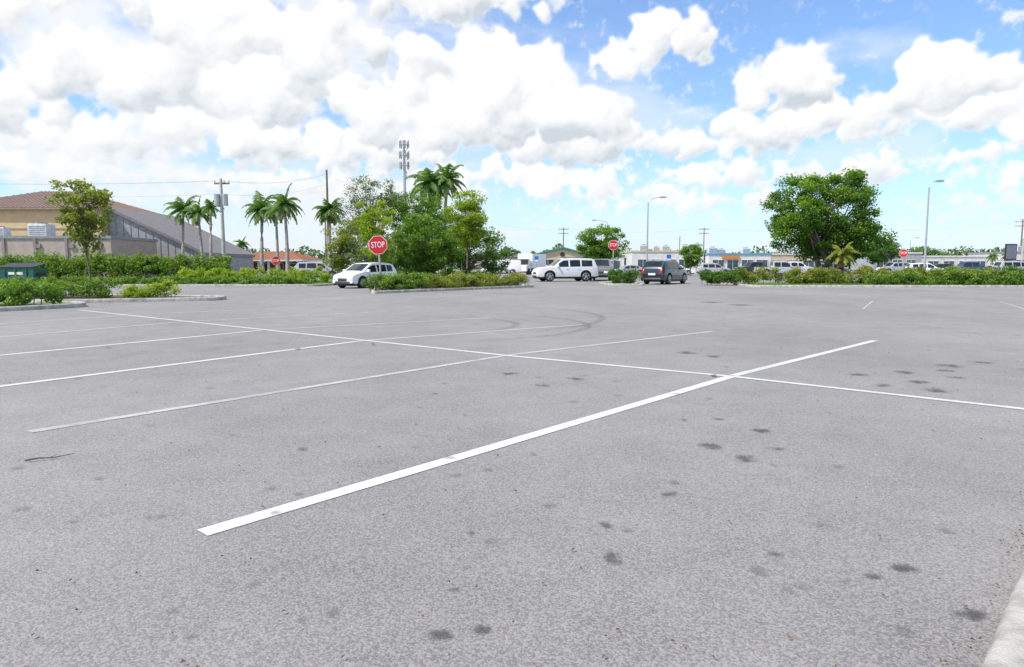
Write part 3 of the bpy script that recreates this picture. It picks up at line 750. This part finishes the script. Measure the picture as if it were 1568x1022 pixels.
for i in range(8): x = -41.6+i*1.45; mb.box(x, x+.28, 100.4, 100.7, 0, 2.0, 1)
mb.obj('walls_and_columns', [simple('brick_red', (.30, .12, .08), .9), WHITEB], e)
rb = MB(); hip(rb, -41.6, -31, 100.4, 110.6, 2.25, 3.5, 0, inset=3.5, oh=.5); rb.obj('tile_roof', [TERRA, WHITEB], e)
wb = MB(); [window(wb, -40+i*2.2, -38.8+i*2.2, .5, 1.6, 103, 0, 1) for i in range(4)]; wb.obj('windows', [WHITEB, BGLASS], e)
e = empty('gabled_shop_building'); mb = MB(); mb.xprism([(4.6, 0), (12.6, 0), (12.6, 3.3), (8.9, 4.3), (4.6, 3.3)], 120, 132, 0); mb.obj('walls', [TANB], e)
rb = MB(); rb.xprism([(4.2, 3.25), (8.9, 4.35), (13.0, 3.25), (13.0, 3.5), (8.9, 4.62), (4.2, 3.5)], 119.6, 132.4, 0); rb.obj('green_gable_roof', [GREENF], e)
wb = MB(); window(wb, 5.3, 7.3, .6, 2.4, 120, 0, 1); window(wb, 9.9, 11.9, .6, 2.4, 120, 0, 1); wb.box(8, 9.1, 119.93, 119.998, 0, 2.3, 1); wb.tube([(8.8, 119.9, 3.3), (8.8, 119.99, 3.3)], [.4, .4], 12, 1); wb.obj('windows_and_door', [WHITEB, SHADOW], e)
flat_building('tan_shop_building', -6.5, 3.8, 124, 10, 2.9, GREYB, [(-5.5, -3.5, .5, 2.2), (-2, 0, .5, 2.2), (1, 3, .5, 2.2)], GREYR)
flat_building('white_shop_building', 13.6, 20.6, 126, 10, 3.0, WHITEB, [(14.2, 16.2, .5, 2.2), (17.2, 19.8, .5, 2.2)], GREENF)
flat_building('strip_mall_building', 21, 33.5, 120, 14, 3.7, WHITEB, [(22+i*2.4, 23.8+i*2.4, .4, 2.4) for i in range(4)], TANB, [24, 26.3, 28, 31.6])
flat_building('strip_mall_building', 33.8, 44.5, 118, 14, 3.2, WHITEB, [(34.5+i*2.5, 36.4+i*2.5, .4, 2.3) for i in range(4)], BLUEF, [36, 37.6, 42])
mb = MB(); mb.box(36, 39, 117.7, 117.87, 2.5, 3.1, 0); mb.obj('shop_sign', [ORANGE])
flat_building('office_building', 68.5, 77.5, 130, 12, 3.6, simple('stucco_bluegrey', (.36, .38, .40), .9), [(69.5+i*2.6, 71.2+i*2.6, .6, 2.4) for i in range(3)], WHITEB, [73])
flat_building('warehouse_building', 78.5, 92, 132, 12, 3.0, WHITEB, [(80+i*3, 82+i*3, .6, 2.2) for i in range(4)], WHITEB, [85])
flat_building('warehouse_building', 93, 112, 128, 12, 3.7, WHITEB, [(94+i*3, 96+i*3, .6, 2.4) for i in range(5)], GREYR, [98, 104])
flat_building('shop_building', 46, 60, 125, 12, 3.3, TANB, [(47+i*3, 49+i*3, .5, 2.3) for i in range(4)], WHITEB, [52])
flat_building('shop_building', -30, -12, 128, 10, 3.1, WHITEB, [(-29+i*3, -27+i*3, .5, 2.3) for i in range(5)], GREYR)

# ------------------------------------------------------------------ vehicles
PAINTS = {}
def paint(c):
    if c not in PAINTS: PAINTS[c] = simple('car_paint_%d' % len(PAINTS), c, .3, .0, var=.03, scale=1, coat=.7)
    return PAINTS[c]
def vehicle(name, loc, heading, L, W, Hh, belt, top, wheels, wr, wins, wsh, rwin, col, clear=.27, bed=None):
    e = empty(name, loc, math.radians(heading)); hl = L/2
    tx = [p[0] for p in top]; tz = [p[1] for p in top]
    keys = set(np.round(np.linspace(-hl, hl, 90), 3)) | set(tx)
    for a, b in wins: keys |= {a, b}
    keys |= {wsh[0], wsh[1], rwin[0], rwin[1]}
    Ra = wr+.07
    for xw in wheels: keys |= {xw-Ra, xw+Ra, xw-Ra+.03, xw+Ra-.03}
    X = sorted(keys); X = [x for i, x in enumerate(X) if i == 0 or x-X[i-1] > .006]
    nl, nu, nt = 7, 5, 6; rings = []; V = []
    for x in X:
        zt = float(np.interp(x, tx, tz)); zb = clear
        ex = abs(x)/hl
        if ex > .93: zb = clear+(ex-.93)*1.6
        for xw in wheels:
            if abs(x-xw) < Ra: zb = max(zb, wr+math.sqrt(Ra*Ra-(x-xw)**2))
        bl = min(belt+(.04*(x/hl)*-1), zt-.035); pl = 1-.13*ex**5-.02*ex
        P = []
        for i in range(nl+1):
            u = i/nl; z = zb+(bl-zb)*u
            uu = (z-clear)/(bl-clear+1e-6); yy = W/2*pl*(.95+.05*math.sin(math.pi*min(1, max(0, uu*.9+.12))))
            P.append((yy, z))
        yb = P[-1][0]; up = zt-.03-bl; slope = max(0, up)/(Hh-belt)
        for i in range(1, nu+1):
            u = i/nu; P.append((yb*(1-(.17*slope+.02)*u)-.01*u, bl+(zt-.03-bl)*u))
        yt = P[-1][0]
        for i in range(1, nt+1):
            u = i/nt; P.append((yt*(1-u), zt-.03+.03*math.sin(min(1, u*2.5)*math.pi/2)+.015*u))
        ring = [(x, y, z) for y, z in P]+[(x, -y, z) for y, z in reversed(P[:-1])]
        rings.append(len(V)); V += ring
    n = len(ring); mid = nl+nu+nt; F = []; M = []
    for i in range(len(X)-1):
        xm = (X[i]+X[i+1])/2; zt = float(np.interp(xm, tx, tz))
        for j in range(n-1):
            jj = j if j < mid else n-2-j
            m = 0
            if nl <= jj < nl+nu:
                if any(a < xm < b for a, b in wins) and jj-nl < nu-1 and zt > belt+.12: m = 1
            elif jj >= nl+nu+1:
                if wsh[0] < xm < wsh[1] or rwin[0] < xm < rwin[1]: m = 1
            elif jj == 0 and clear < .4: m = 2
            a, b = rings[i], rings[i+1]
            F.append((a+j, a+j+1, b+j+1, b+j)); M.append(m)
    F.append(tuple(range(rings[0], rings[0]+n))[::-1]); M.append(0); F.append(tuple(range(rings[-1], rings[-1]+n))); M.append(0)
    mb = MB(); mb.v = V; mb.f = F; mb.m = M; mb.obj('body', [paint(col), GLASS, BLACK], e, smooth=35)
    ub = MB(); ub.box(-hl+.2, hl-.2, -W/2+.32, W/2-.32, clear-.04, belt-.15, 0); ub.obj('underbody', [BLACK], e)
    wb = MB()
    for xw in wheels:
        for sg in (1, -1):
            y0 = sg*(W/2-.27); y1 = sg*(W/2-.03)
            wb.tube([(xw, y0, wr), (xw, y0+sg*.03, wr), (xw, y1-sg*.03, wr), (xw, y1, wr)], [wr*.9, wr, wr, wr*.9], 28, 0)
            wb.tube([(xw, y1+sg*.001, wr), (xw, y1+sg*.008, wr)], [wr*.70, wr*.67], 24, 2)
            wb.tube([(xw, y1+sg*.009, wr), (xw, y1+sg*.022, wr)], [wr*.16, wr*.13], 12, 1)
            for k in range(5):
                a = k*2*math.pi/5+.3
                wb.tube([(xw, y1+sg*.012, wr), (xw+math.cos(a)*wr*.66, y1+sg*.012, wr+math.sin(a)*wr*.66)], [wr*.12, wr*.09], 6, 1)
            rimp = [(xw+math.cos(k*math.pi/12)*wr*.66, y1+sg*.012, wr+math.sin(k*math.pi/12)*wr*.66) for k in range(25)]
            wb.tube(rimp, [wr*.05]*25, 5, 1, cap=False)
    wb.obj('wheels', [RUB, RIM, BLACK], e, smooth=50)
    d = MB(); zf = float(np.interp(hl-.05, tx, tz)); yl = W/2*.80
    for sg in (1, -1):
        a, b = sorted((sg*yl, sg*yl*.52)); d.box(hl-.14, hl+.012, a, b, zf-.22, zf-.08, 0, .02)
        a, b = sorted((sg*(yl+.0), sg*yl*.72)); d.box(-hl-.012, -hl+.12, a, b, belt-.28, belt-.02, 1, .02)
        mx = wsh[0]+(wsh[1]-wsh[0])*.62; a, b = sorted((sg*(W/2-.06), sg*(W/2+.14))); d.box(mx-.08, mx+.06, a, b, belt+.0, belt+.15, 2, .03)
        for (wa, wb_) in wins[-2:]:
            a, b = sorted((sg*(W/2-.02), sg*(W/2+.02))); d.box(wa+.08, wa+.26, a, b, belt-.14, belt-.11, 2)
    d.box(hl-.06, hl+.008, -yl*.48, yl*.48, zf-.26, zf-.10, 3, .01); d.box(hl-.10, hl+.015, -yl*.8, yl*.8, clear+.06, clear+.22, 3, .02)
    d.box(-hl-.02, -hl+.1, -yl*.9, yl*.9, clear+.08, clear+.24, 3, .02); d.box(-hl-.016, -hl+.02, -.26, .26, clear+.42, clear+.56, 4)
    d.obj('lamps_mirrors_trim', [HEADL, TAIL, paint(col), BLACK, WHITE], e, smooth=40)
    return e
def suv(name, loc, hd, col, k=1.):
    top = [(-2.62, .72), (-2.60, 1.16), (-2.52, 1.32), (-2.30, 1.80), (-2.15, 1.88), (-.6, 1.93), (.35, 1.88), (.50, 1.83), (1.22, 1.27), (1.35, 1.22), (2.25, 1.13), (2.50, 1.02), (2.60, .85), (2.64, .6)]
    e = vehicle(name, loc, hd, 5.28, 2.0, 1.93, 1.20, top, (-1.50, 1.62), .41, [(-2.1, -1.15), (-1.03, -.12), (0, .85)], (.52, 1.22), (-2.52, -2.32), col)
    r_ = MB()
    for y in (-.68, .68): r_.tube([(-2.0, y, 1.88), (-1.8, y, 1.97), (.1, y, 1.97), (.3, y, 1.89)], [.02]*4, 6)
    r_.obj('roof_rails', [BLACK], e); return e
def csuv(name, loc, hd, col):
    top = [(-2.32, .68), (-2.30, 1.05), (-2.22, 1.2), (-1.92, 1.55), (-1.75, 1.63), (-.5, 1.70), (.25, 1.66), (.42, 1.60), (1.10, 1.12), (1.22, 1.07), (1.95, .97), (2.22, .86), (2.30, .7), (2.33, .5)]
    return vehicle(name, loc, hd, 4.66, 1.86, 1.70, 1.04, top, (-1.36, 1.40), .36, [(-1.75, -1.1), (-1.0, -.12), (0, .8)], (.44, 1.10), (-2.22, -1.93), col, .22)
def hatch(name, loc, hd, col):
    top = [(-2.0, .62), (-1.98, .95), (-1.90, 1.08), (-1.62, 1.38), (-1.45, 1.43), (-.4, 1.48), (.25, 1.43), (.38, 1.39), (1.12, .98), (1.25, .93), (1.75, .82), (1.95, .72), (2.0, .6), (2.02, .45)]
    return vehicle(name, loc, hd, 4.04, 1.74, 1.48, .92, top, (-1.22, 1.25), .31, [(-1.5, -.98), (-.9, -.08), (.02, .85)], (.40, 1.12), (-1.90, -1.64), col, .18)
def sedan(name, loc, hd, col):
    top = [(-2.38, .6), (-2.36, .92), (-2.28, 1.02), (-1.75, 1.06), (-1.0, 1.38), (-.8, 1.43), (-.1, 1.46), (.3, 1.42), (.45, 1.37), (1.15, .98), (1.28, .93), (2.05, .82), (2.3, .7), (2.38, .5)]
    return vehicle(name, loc, hd, 4.76, 1.82, 1.46, .93, top, (-1.38, 1.42), .33, [(-1.25, -.9), (-.82, -.05), (.05, .85)], (.47, 1.15), (-1.72, -1.02), col, .18)
def pickup(name, loc, hd, col):
    top = [(-2.85, .7), (-2.84, 1.16), (-1.05, 1.17), (-1.0, 1.25), (-.92, 1.80), (-.8, 1.87), (.4, 1.89), (.72, 1.84), (1.3, 1.27), (1.42, 1.22), (2.5, 1.15), (2.78, 1.0), (2.86, .7)]
    e = vehicle(name, loc, hd, 5.72, 1.98, 1.89, 1.16, top, (-1.75, 1.75), .42, [(-.82, -.1), (0, 1.0)], (.74, 1.3), (-.99, -.92), col, .32)
    b = MB(); b.box(-2.72, -1.12, -.8, .8, 1.195, 1.215, 0); b.obj('bed_cover', [BLACK], e); return e
def van(name, loc, hd, col):
    top = [(-2.75, .7), (-2.74, 2.0), (-2.6, 2.12), (1.2, 2.15), (1.5, 2.08), (2.1, 1.3), (2.55, 1.15), (2.72, .9), (2.76, .55)]
    return vehicle(name, loc, hd, 5.5, 2.0, 2.15, 1.2, top, (-1.6, 1.75), .36, [(.55, 1.6)], (1.5, 2.1), (-2.74, -2.73), col, .25)
def box_truck(name, loc, hd):
    e = empty(name, loc, math.radians(hd)); b = MB()
    b.box(-4, 1.6, -1.2, 1.2, .95, 3.1, 0, .04); b.box(-4, 3.2, -.5, .5, .55, .93, 1)
    b.add([(1.75,-1.05,.5),(3.6,-1.05,.5),(3.6,-1.05,1.3),(2.9,-1.0,1.45),(2.5,-.95,2.3),(1.75,-.95,2.3)]+[(1.75,1.05,.5),(3.6,1.05,.5),(3.6,1.05,1.3),(2.9,1.0,1.45),(2.5,.95,2.3),(1.75,.95,2.3)],
          [(0,1,2,3,4,5),(11,10,9,8,7,6),(0,6,7,1),(1,7,8,2),(2,8,9,3),(4,10,11,5),(5,11,6,0)], 0)
    b.add([(2.9,-1.0,1.45),(2.9,1,1.45),(2.5,.95,2.3),(2.5,-.95,2.3)], [(0,1,2,3)], 2)
    for x in (-2.8, 2.7):
        for s_ in (1, -1): b.tube([(x, s_*.8, .48), (x, s_*1.12, .48)], [.48, .48], 20, 1)
    b.obj('body_and_cab', [WHITE, RUB, GLASS], e, smooth=35); return e
CW = (.80, .80, .80); CG = (.10, .105, .11); CS = (.42, .43, .45); CB = (.02, .02, .025); CR = (.35, .02, .02); CBL = (.03, .07, .18)
hatch('white_hatchback_car', (-8.6, 40.4, 0), 241, CW)
suv('white_suv', (4.4, 57.0, 0), 195, CW)
pickup('grey_pickup_truck', (8.05, 61.5, 0), 258, (.16, .165, .17))
csuv('dark_suv', (10.9, 48.8, 0), 55, (.018, .028, .04))
csuv('parked_car', (-19.2, 68, 0), 10, CS); sedan('parked_car', (-15.4, 70, 0), 185, CW); van('white_van', (-16.8, 84, 0), 0, CW)
box_truck('box_truck', (2.6, 104, 0), 246)
van('white_van', (-1.5, 96, 0), 180, CW)
RC = [CW, CS, CB, CW, CG, CS, CW, CBL, CS, CW, CG, CR]
i = 0
for x, y in [(24, 98), (29.5, 99), (35, 98), (40.5, 97), (46, 98), (17, 97), (54, 90), (59.5, 90), (65, 89), (70.5, 90), (76, 91), (82, 90), (88, 92), (63, 112), (72, 113), (79, 112), (92, 113), (32, 84), (5, 112)]:
    f = [sedan, csuv, pickup, suv, csuv][i % 5]; f('parked_car' if i % 5 != 2 else 'parked_pickup_truck', (x+R.uniform(-.8, .8), y, 0), R.choice([0, 180])+R.uniform(-12, 12), RC[i % len(RC)]); i += 1

# ------------------------------------------------------------------ street furniture
def stop_sign(loc, size, hc, rz=0., lean=0.):
    e = empty('stop_sign', loc, math.radians(rz), (0, math.radians(lean))); r = size/2/math.cos(math.pi/8)
    def octo(r, y0, y1, m, mb):
        P = [(r*math.cos(math.pi/8+k*math.pi/4), hc+r*math.sin(math.pi/8+k*math.pi/4)) for k in range(8)]; mb.xprism(P, y0, y1, m)
    mb = MB(); octo(r, -.035, -.030, 0, mb); octo(r*.945, -.040, -.0355, 1, mb); octo(r*.99, -.0295, -.028, 2, mb); mb.obj('octagon_panel', [WHITE, RED, GALV], e)
    c = bpy.data.curves.new('stop_text', 'FONT'); c.body = 'STOP'; c.size = size*.44; c.align_x = 'CENTER'; c.align_y = 'CENTER'; c.extrude = .001; c.offset = size*.004
    o = bpy.data.objects.new('legend', c); COL.objects.link(o); c.materials.append(WHITE); o.parent = e; o.location = (0, -.044, hc); o.rotation_euler = (math.pi/2, 0, 0); o.scale = (.70, 1.02, 1)
    p = MB(); p.box(-.03, .03, -.02, .015, 0, hc+r*.8, 0); p.box(-.045, -.031, .002, .02, 0, hc+r*.8, 0); p.box(.031, .045, .002, .02, 0, hc+r*.8, 0); p.obj('post', [GALV], e)
stop_sign((-6.35, 33.4, .08), .88, 2.2, 6, -4)
stop_sign((7.95, 54, .0), .76, 2.9, -5)
stop_sign((-19.6, 57, .08), .70, 1.62, 5)
stop_sign((37.6, 66, 0), .76, 2.5, -20)
def blue_sign(loc):
    e = empty('parking_sign', loc); p = MB(); p.tube([(0, 0, 0), (0, 0, 2.3)], [.03, .03], 8, 0); p.box(-.2, .2, -.045, -.032, 1.65, 2.25, 1, .0); p.box(-.16, .16, -.050, -.0455, 1.70, 1.90, 2)
    p.obj('post_and_panel', [GALV, simple('sign_blue', (.03, .16, .50), .5), WHITE], e)
blue_sign((-3.75, 51, .08)); blue_sign((-1.9, 53, 0)); blue_sign((2.5, 70, 0)); blue_sign((13.7, 60, 0))
def lamp(loc, h, arm, sgn):
    e = empty('street_lamp', loc); p = MB()
    p.tube([(0, 0, 0), (0, 0, .4), (0, 0, h-.6)], [.16, .12, .075], 10)
    p.tube([(0, 0, h-.7), (sgn*.25, 0, h-.25), (sgn*arm*.6, 0, h), (sgn*arm, 0, h+.08)], [.06, .05, .045, .04], 8)
    p.box(-.22, .22, -.22, .22, 0, .12, 0, .03); p.obj('pole_and_arm', [GALV], e, smooth=50)
    q = MB(); a, b = sorted((sgn*arm-sgn*.1, sgn*arm+sgn*.75)); q.box(a, b, -.17, .17, h+.0, h+.18, 0, .05); q.box(a+.12, b-.12, -.12, .12, h-.05, h-.003, 1, .02); q.obj('cobra_head', [GALV, HEADL], e)
lamp((17.7, 90, 0), 10.1, 1.6, 1); lamp((45.4, 75.5, 0), 10.4, .8, 1); lamp((18.0, 130, 0), 9.8, 2.2, -1)
lamp((110, 190, 0), 9, 1.5, 1)
def upole(name, loc, h, mat, r=.16, arms=1, w_=2.2, tr=False):
    e = empty(name, loc); p = MB(); p.tube([(0, 0, 0), (0, 0, h)], [r, r*.62], 10); p.obj('pole', [mat], e, smooth=60)
    q = MB()
    for k in range(arms):
        z = h-.35-k*.9; q.box(-w_/2, w_/2, r*.8, r*.8+.1, z-.06, z+.06, 0)
        for i in range(4):
            x = (-.46+i*.307)*w_; q.tube([(x, r*.8+.05, z+.06), (x, r*.8+.05, z+.26)], [.045, .03], 6, 1)
    if tr:
        q.tube([(.32, -.1, h-2.1), (.32, -.1, h-1.2)], [.22, .22], 12, 1); q.tube([(-.32, -.1, h-2.1), (-.32, -.1, h-1.2)], [.22, .22], 12, 1)
    if arms: q.obj('crossarms_and_insulators', [WOODP, GALV], e)
    return e
upole('utility_pole', (-22.9, 54.6, 0), 8.1, CPOLE, .17, 1, 1.2, True)
upole('utility_pole', (-20.0, 75, 0), 11.6, WOODP, .17, 0)
upole('utility_pole', (-28.4, 105, 0), 9.5, WOODP, .15, 1)
upole('utility_pole', (11.2, 150, 0), 9.6, WOODP, .15, 2)
upole('utility_pole', (41.8, 150, 0), 9.6, WOODP, .15, 2)
upole('utility_pole', (39.0, 160, 0), 8.2, WOODP, .15, 0)
upole('utility_pole', (111, 150, 0), 11.2, WOODP, .2, 2, 3)
upole('utility_pole', (113.6, 152, 0), 11.8, WOODP, .2, 1, 3)
upole('utility_pole', (78, 105, 0), 5.5, CPOLE, .2, 0)
wi = MB()
def wire(a, b, sag, r=.006):
    a, b = Vector(a), Vector(b); P = [a.lerp(b, i/16)-Vector((0, 0, sag*4*(i/16)*(1-i/16))) for i in range(17)]; wi.tube(P, [r]*17, 4, cap=False)
for dx, z in ((-.5, 7.95), (.5, 7.95), (0, 6.9)):
    wire((-22.9+dx, 54.7, z), (-75, 62+dx, z+2.2), .8); wire((-22.9+dx, 54.7, z), (-20.0, 75, z+3.2), .5)
for z in (10.9,): wire((-20, 75, z), (11.2, 150, 9), 1.5)
for dx in (-1, 1): wire((11.2+dx, 150, 9.5), (41.8+dx, 150, 9.5), .9); wire((41.8+dx, 150, 9.5), (111+dx, 150, 11), 1.6); wire((111+dx, 150, 11), (190, 150+dx, 11), 1.)
wi.obj('overhead_cables', [WIRE])
e = empty('cell_tower', (-23.2, 150, 0)); p = MB(); p.tube([(0, 0, 0), (0, 0, 28.2)], [.45, .22], 12, 0); p.obj('monopole', [GALV], e, smooth=60)
q = MB()
for z, sp in ((27.3, .55), (25.1, .6), (22.9, .5)):
    for k in range(3):
        a = k*2.094+.4; c, s_ = math.cos(a), math.sin(a)
        q.tube([(0, 0, z), (c*.75, s_*.75, z)], [.06, .06], 6); q.tube([(c*.75-s_*sp, s_*.75+c*sp, z), (c*.75+s_*sp, s_*.75-c*sp, z)], [.05, .05], 6)
        for u in (-1, 0, 1):
            x, y = c*.85-s_*sp*u, s_*.85+c*sp*u; dz = R.uniform(-.15, .15); q.box(x-.09, x+.09, y-.08, y+.08, z-.85+dz, z+.75+dz, 1, .02)
            if u: q.box(x-.13, x+.13, y+.1, y+.3, z-.4, z+.05, 0)
for z in (20.5, 21.3): q.tube([(.3, -.3, z), (.3, -.6, z)], [.35, .35], 12, 1)
q.obj('antenna_arrays', [GALV, simple('antenna_grey', (.34, .35, .37), .6)], e)
e = empty('green_dumpster', (-29.6, 41.5, 0), .1); b = MB(); DG = simple('dumpster_green', (.015, .11, .075), .5)
b.xprism([(-.95, .12), (.95, .12), (1.0, 1.15), (-1.0, 1.15)], -.75, .75, 0)
for x in (-.6, 0, .6): b.box(x-.04, x+.04, -.80, -.752, .15, 1.1, 0)
b.add([(-1.03, -.8, 1.17), (1.03, -.8, 1.17), (1.03, .8, 1.42), (-1.03, .8, 1.42), (-1.03, -.8, 1.21), (1.03, -.8, 1.21), (1.03, .8, 1.46), (-1.03, .8, 1.46)], [(0,3,2,1),(4,5,6,7),(0,1,5,4),(1,2,6,5),(2,3,7,6),(3,0,4,7)], 1)
for x in (-1.06, 1.02): b.box(x, x+.06, -.4, .4, .7, .85, 1)
b.box(-.4, .4, -.77, -.755, .75, .9, 2); b.obj('bin_body', [DG, BLACK, WHITE], e)
e = empty('roadside_sign', (79.8, 110, 0)); b = MB(); b.box(-.15, .15, -.1, .1, 0, 3.2, 0); b.box(-.9, .9, -.15, .15, 2.2, 4.8, 1, .03); b.box(-.78, .78, -.17, -.152, 2.4, 4.6, 2); b.obj('post_and_board', [GALV, SHADOW, simple('board_grey', (.16, .18, .22), .5)], e)
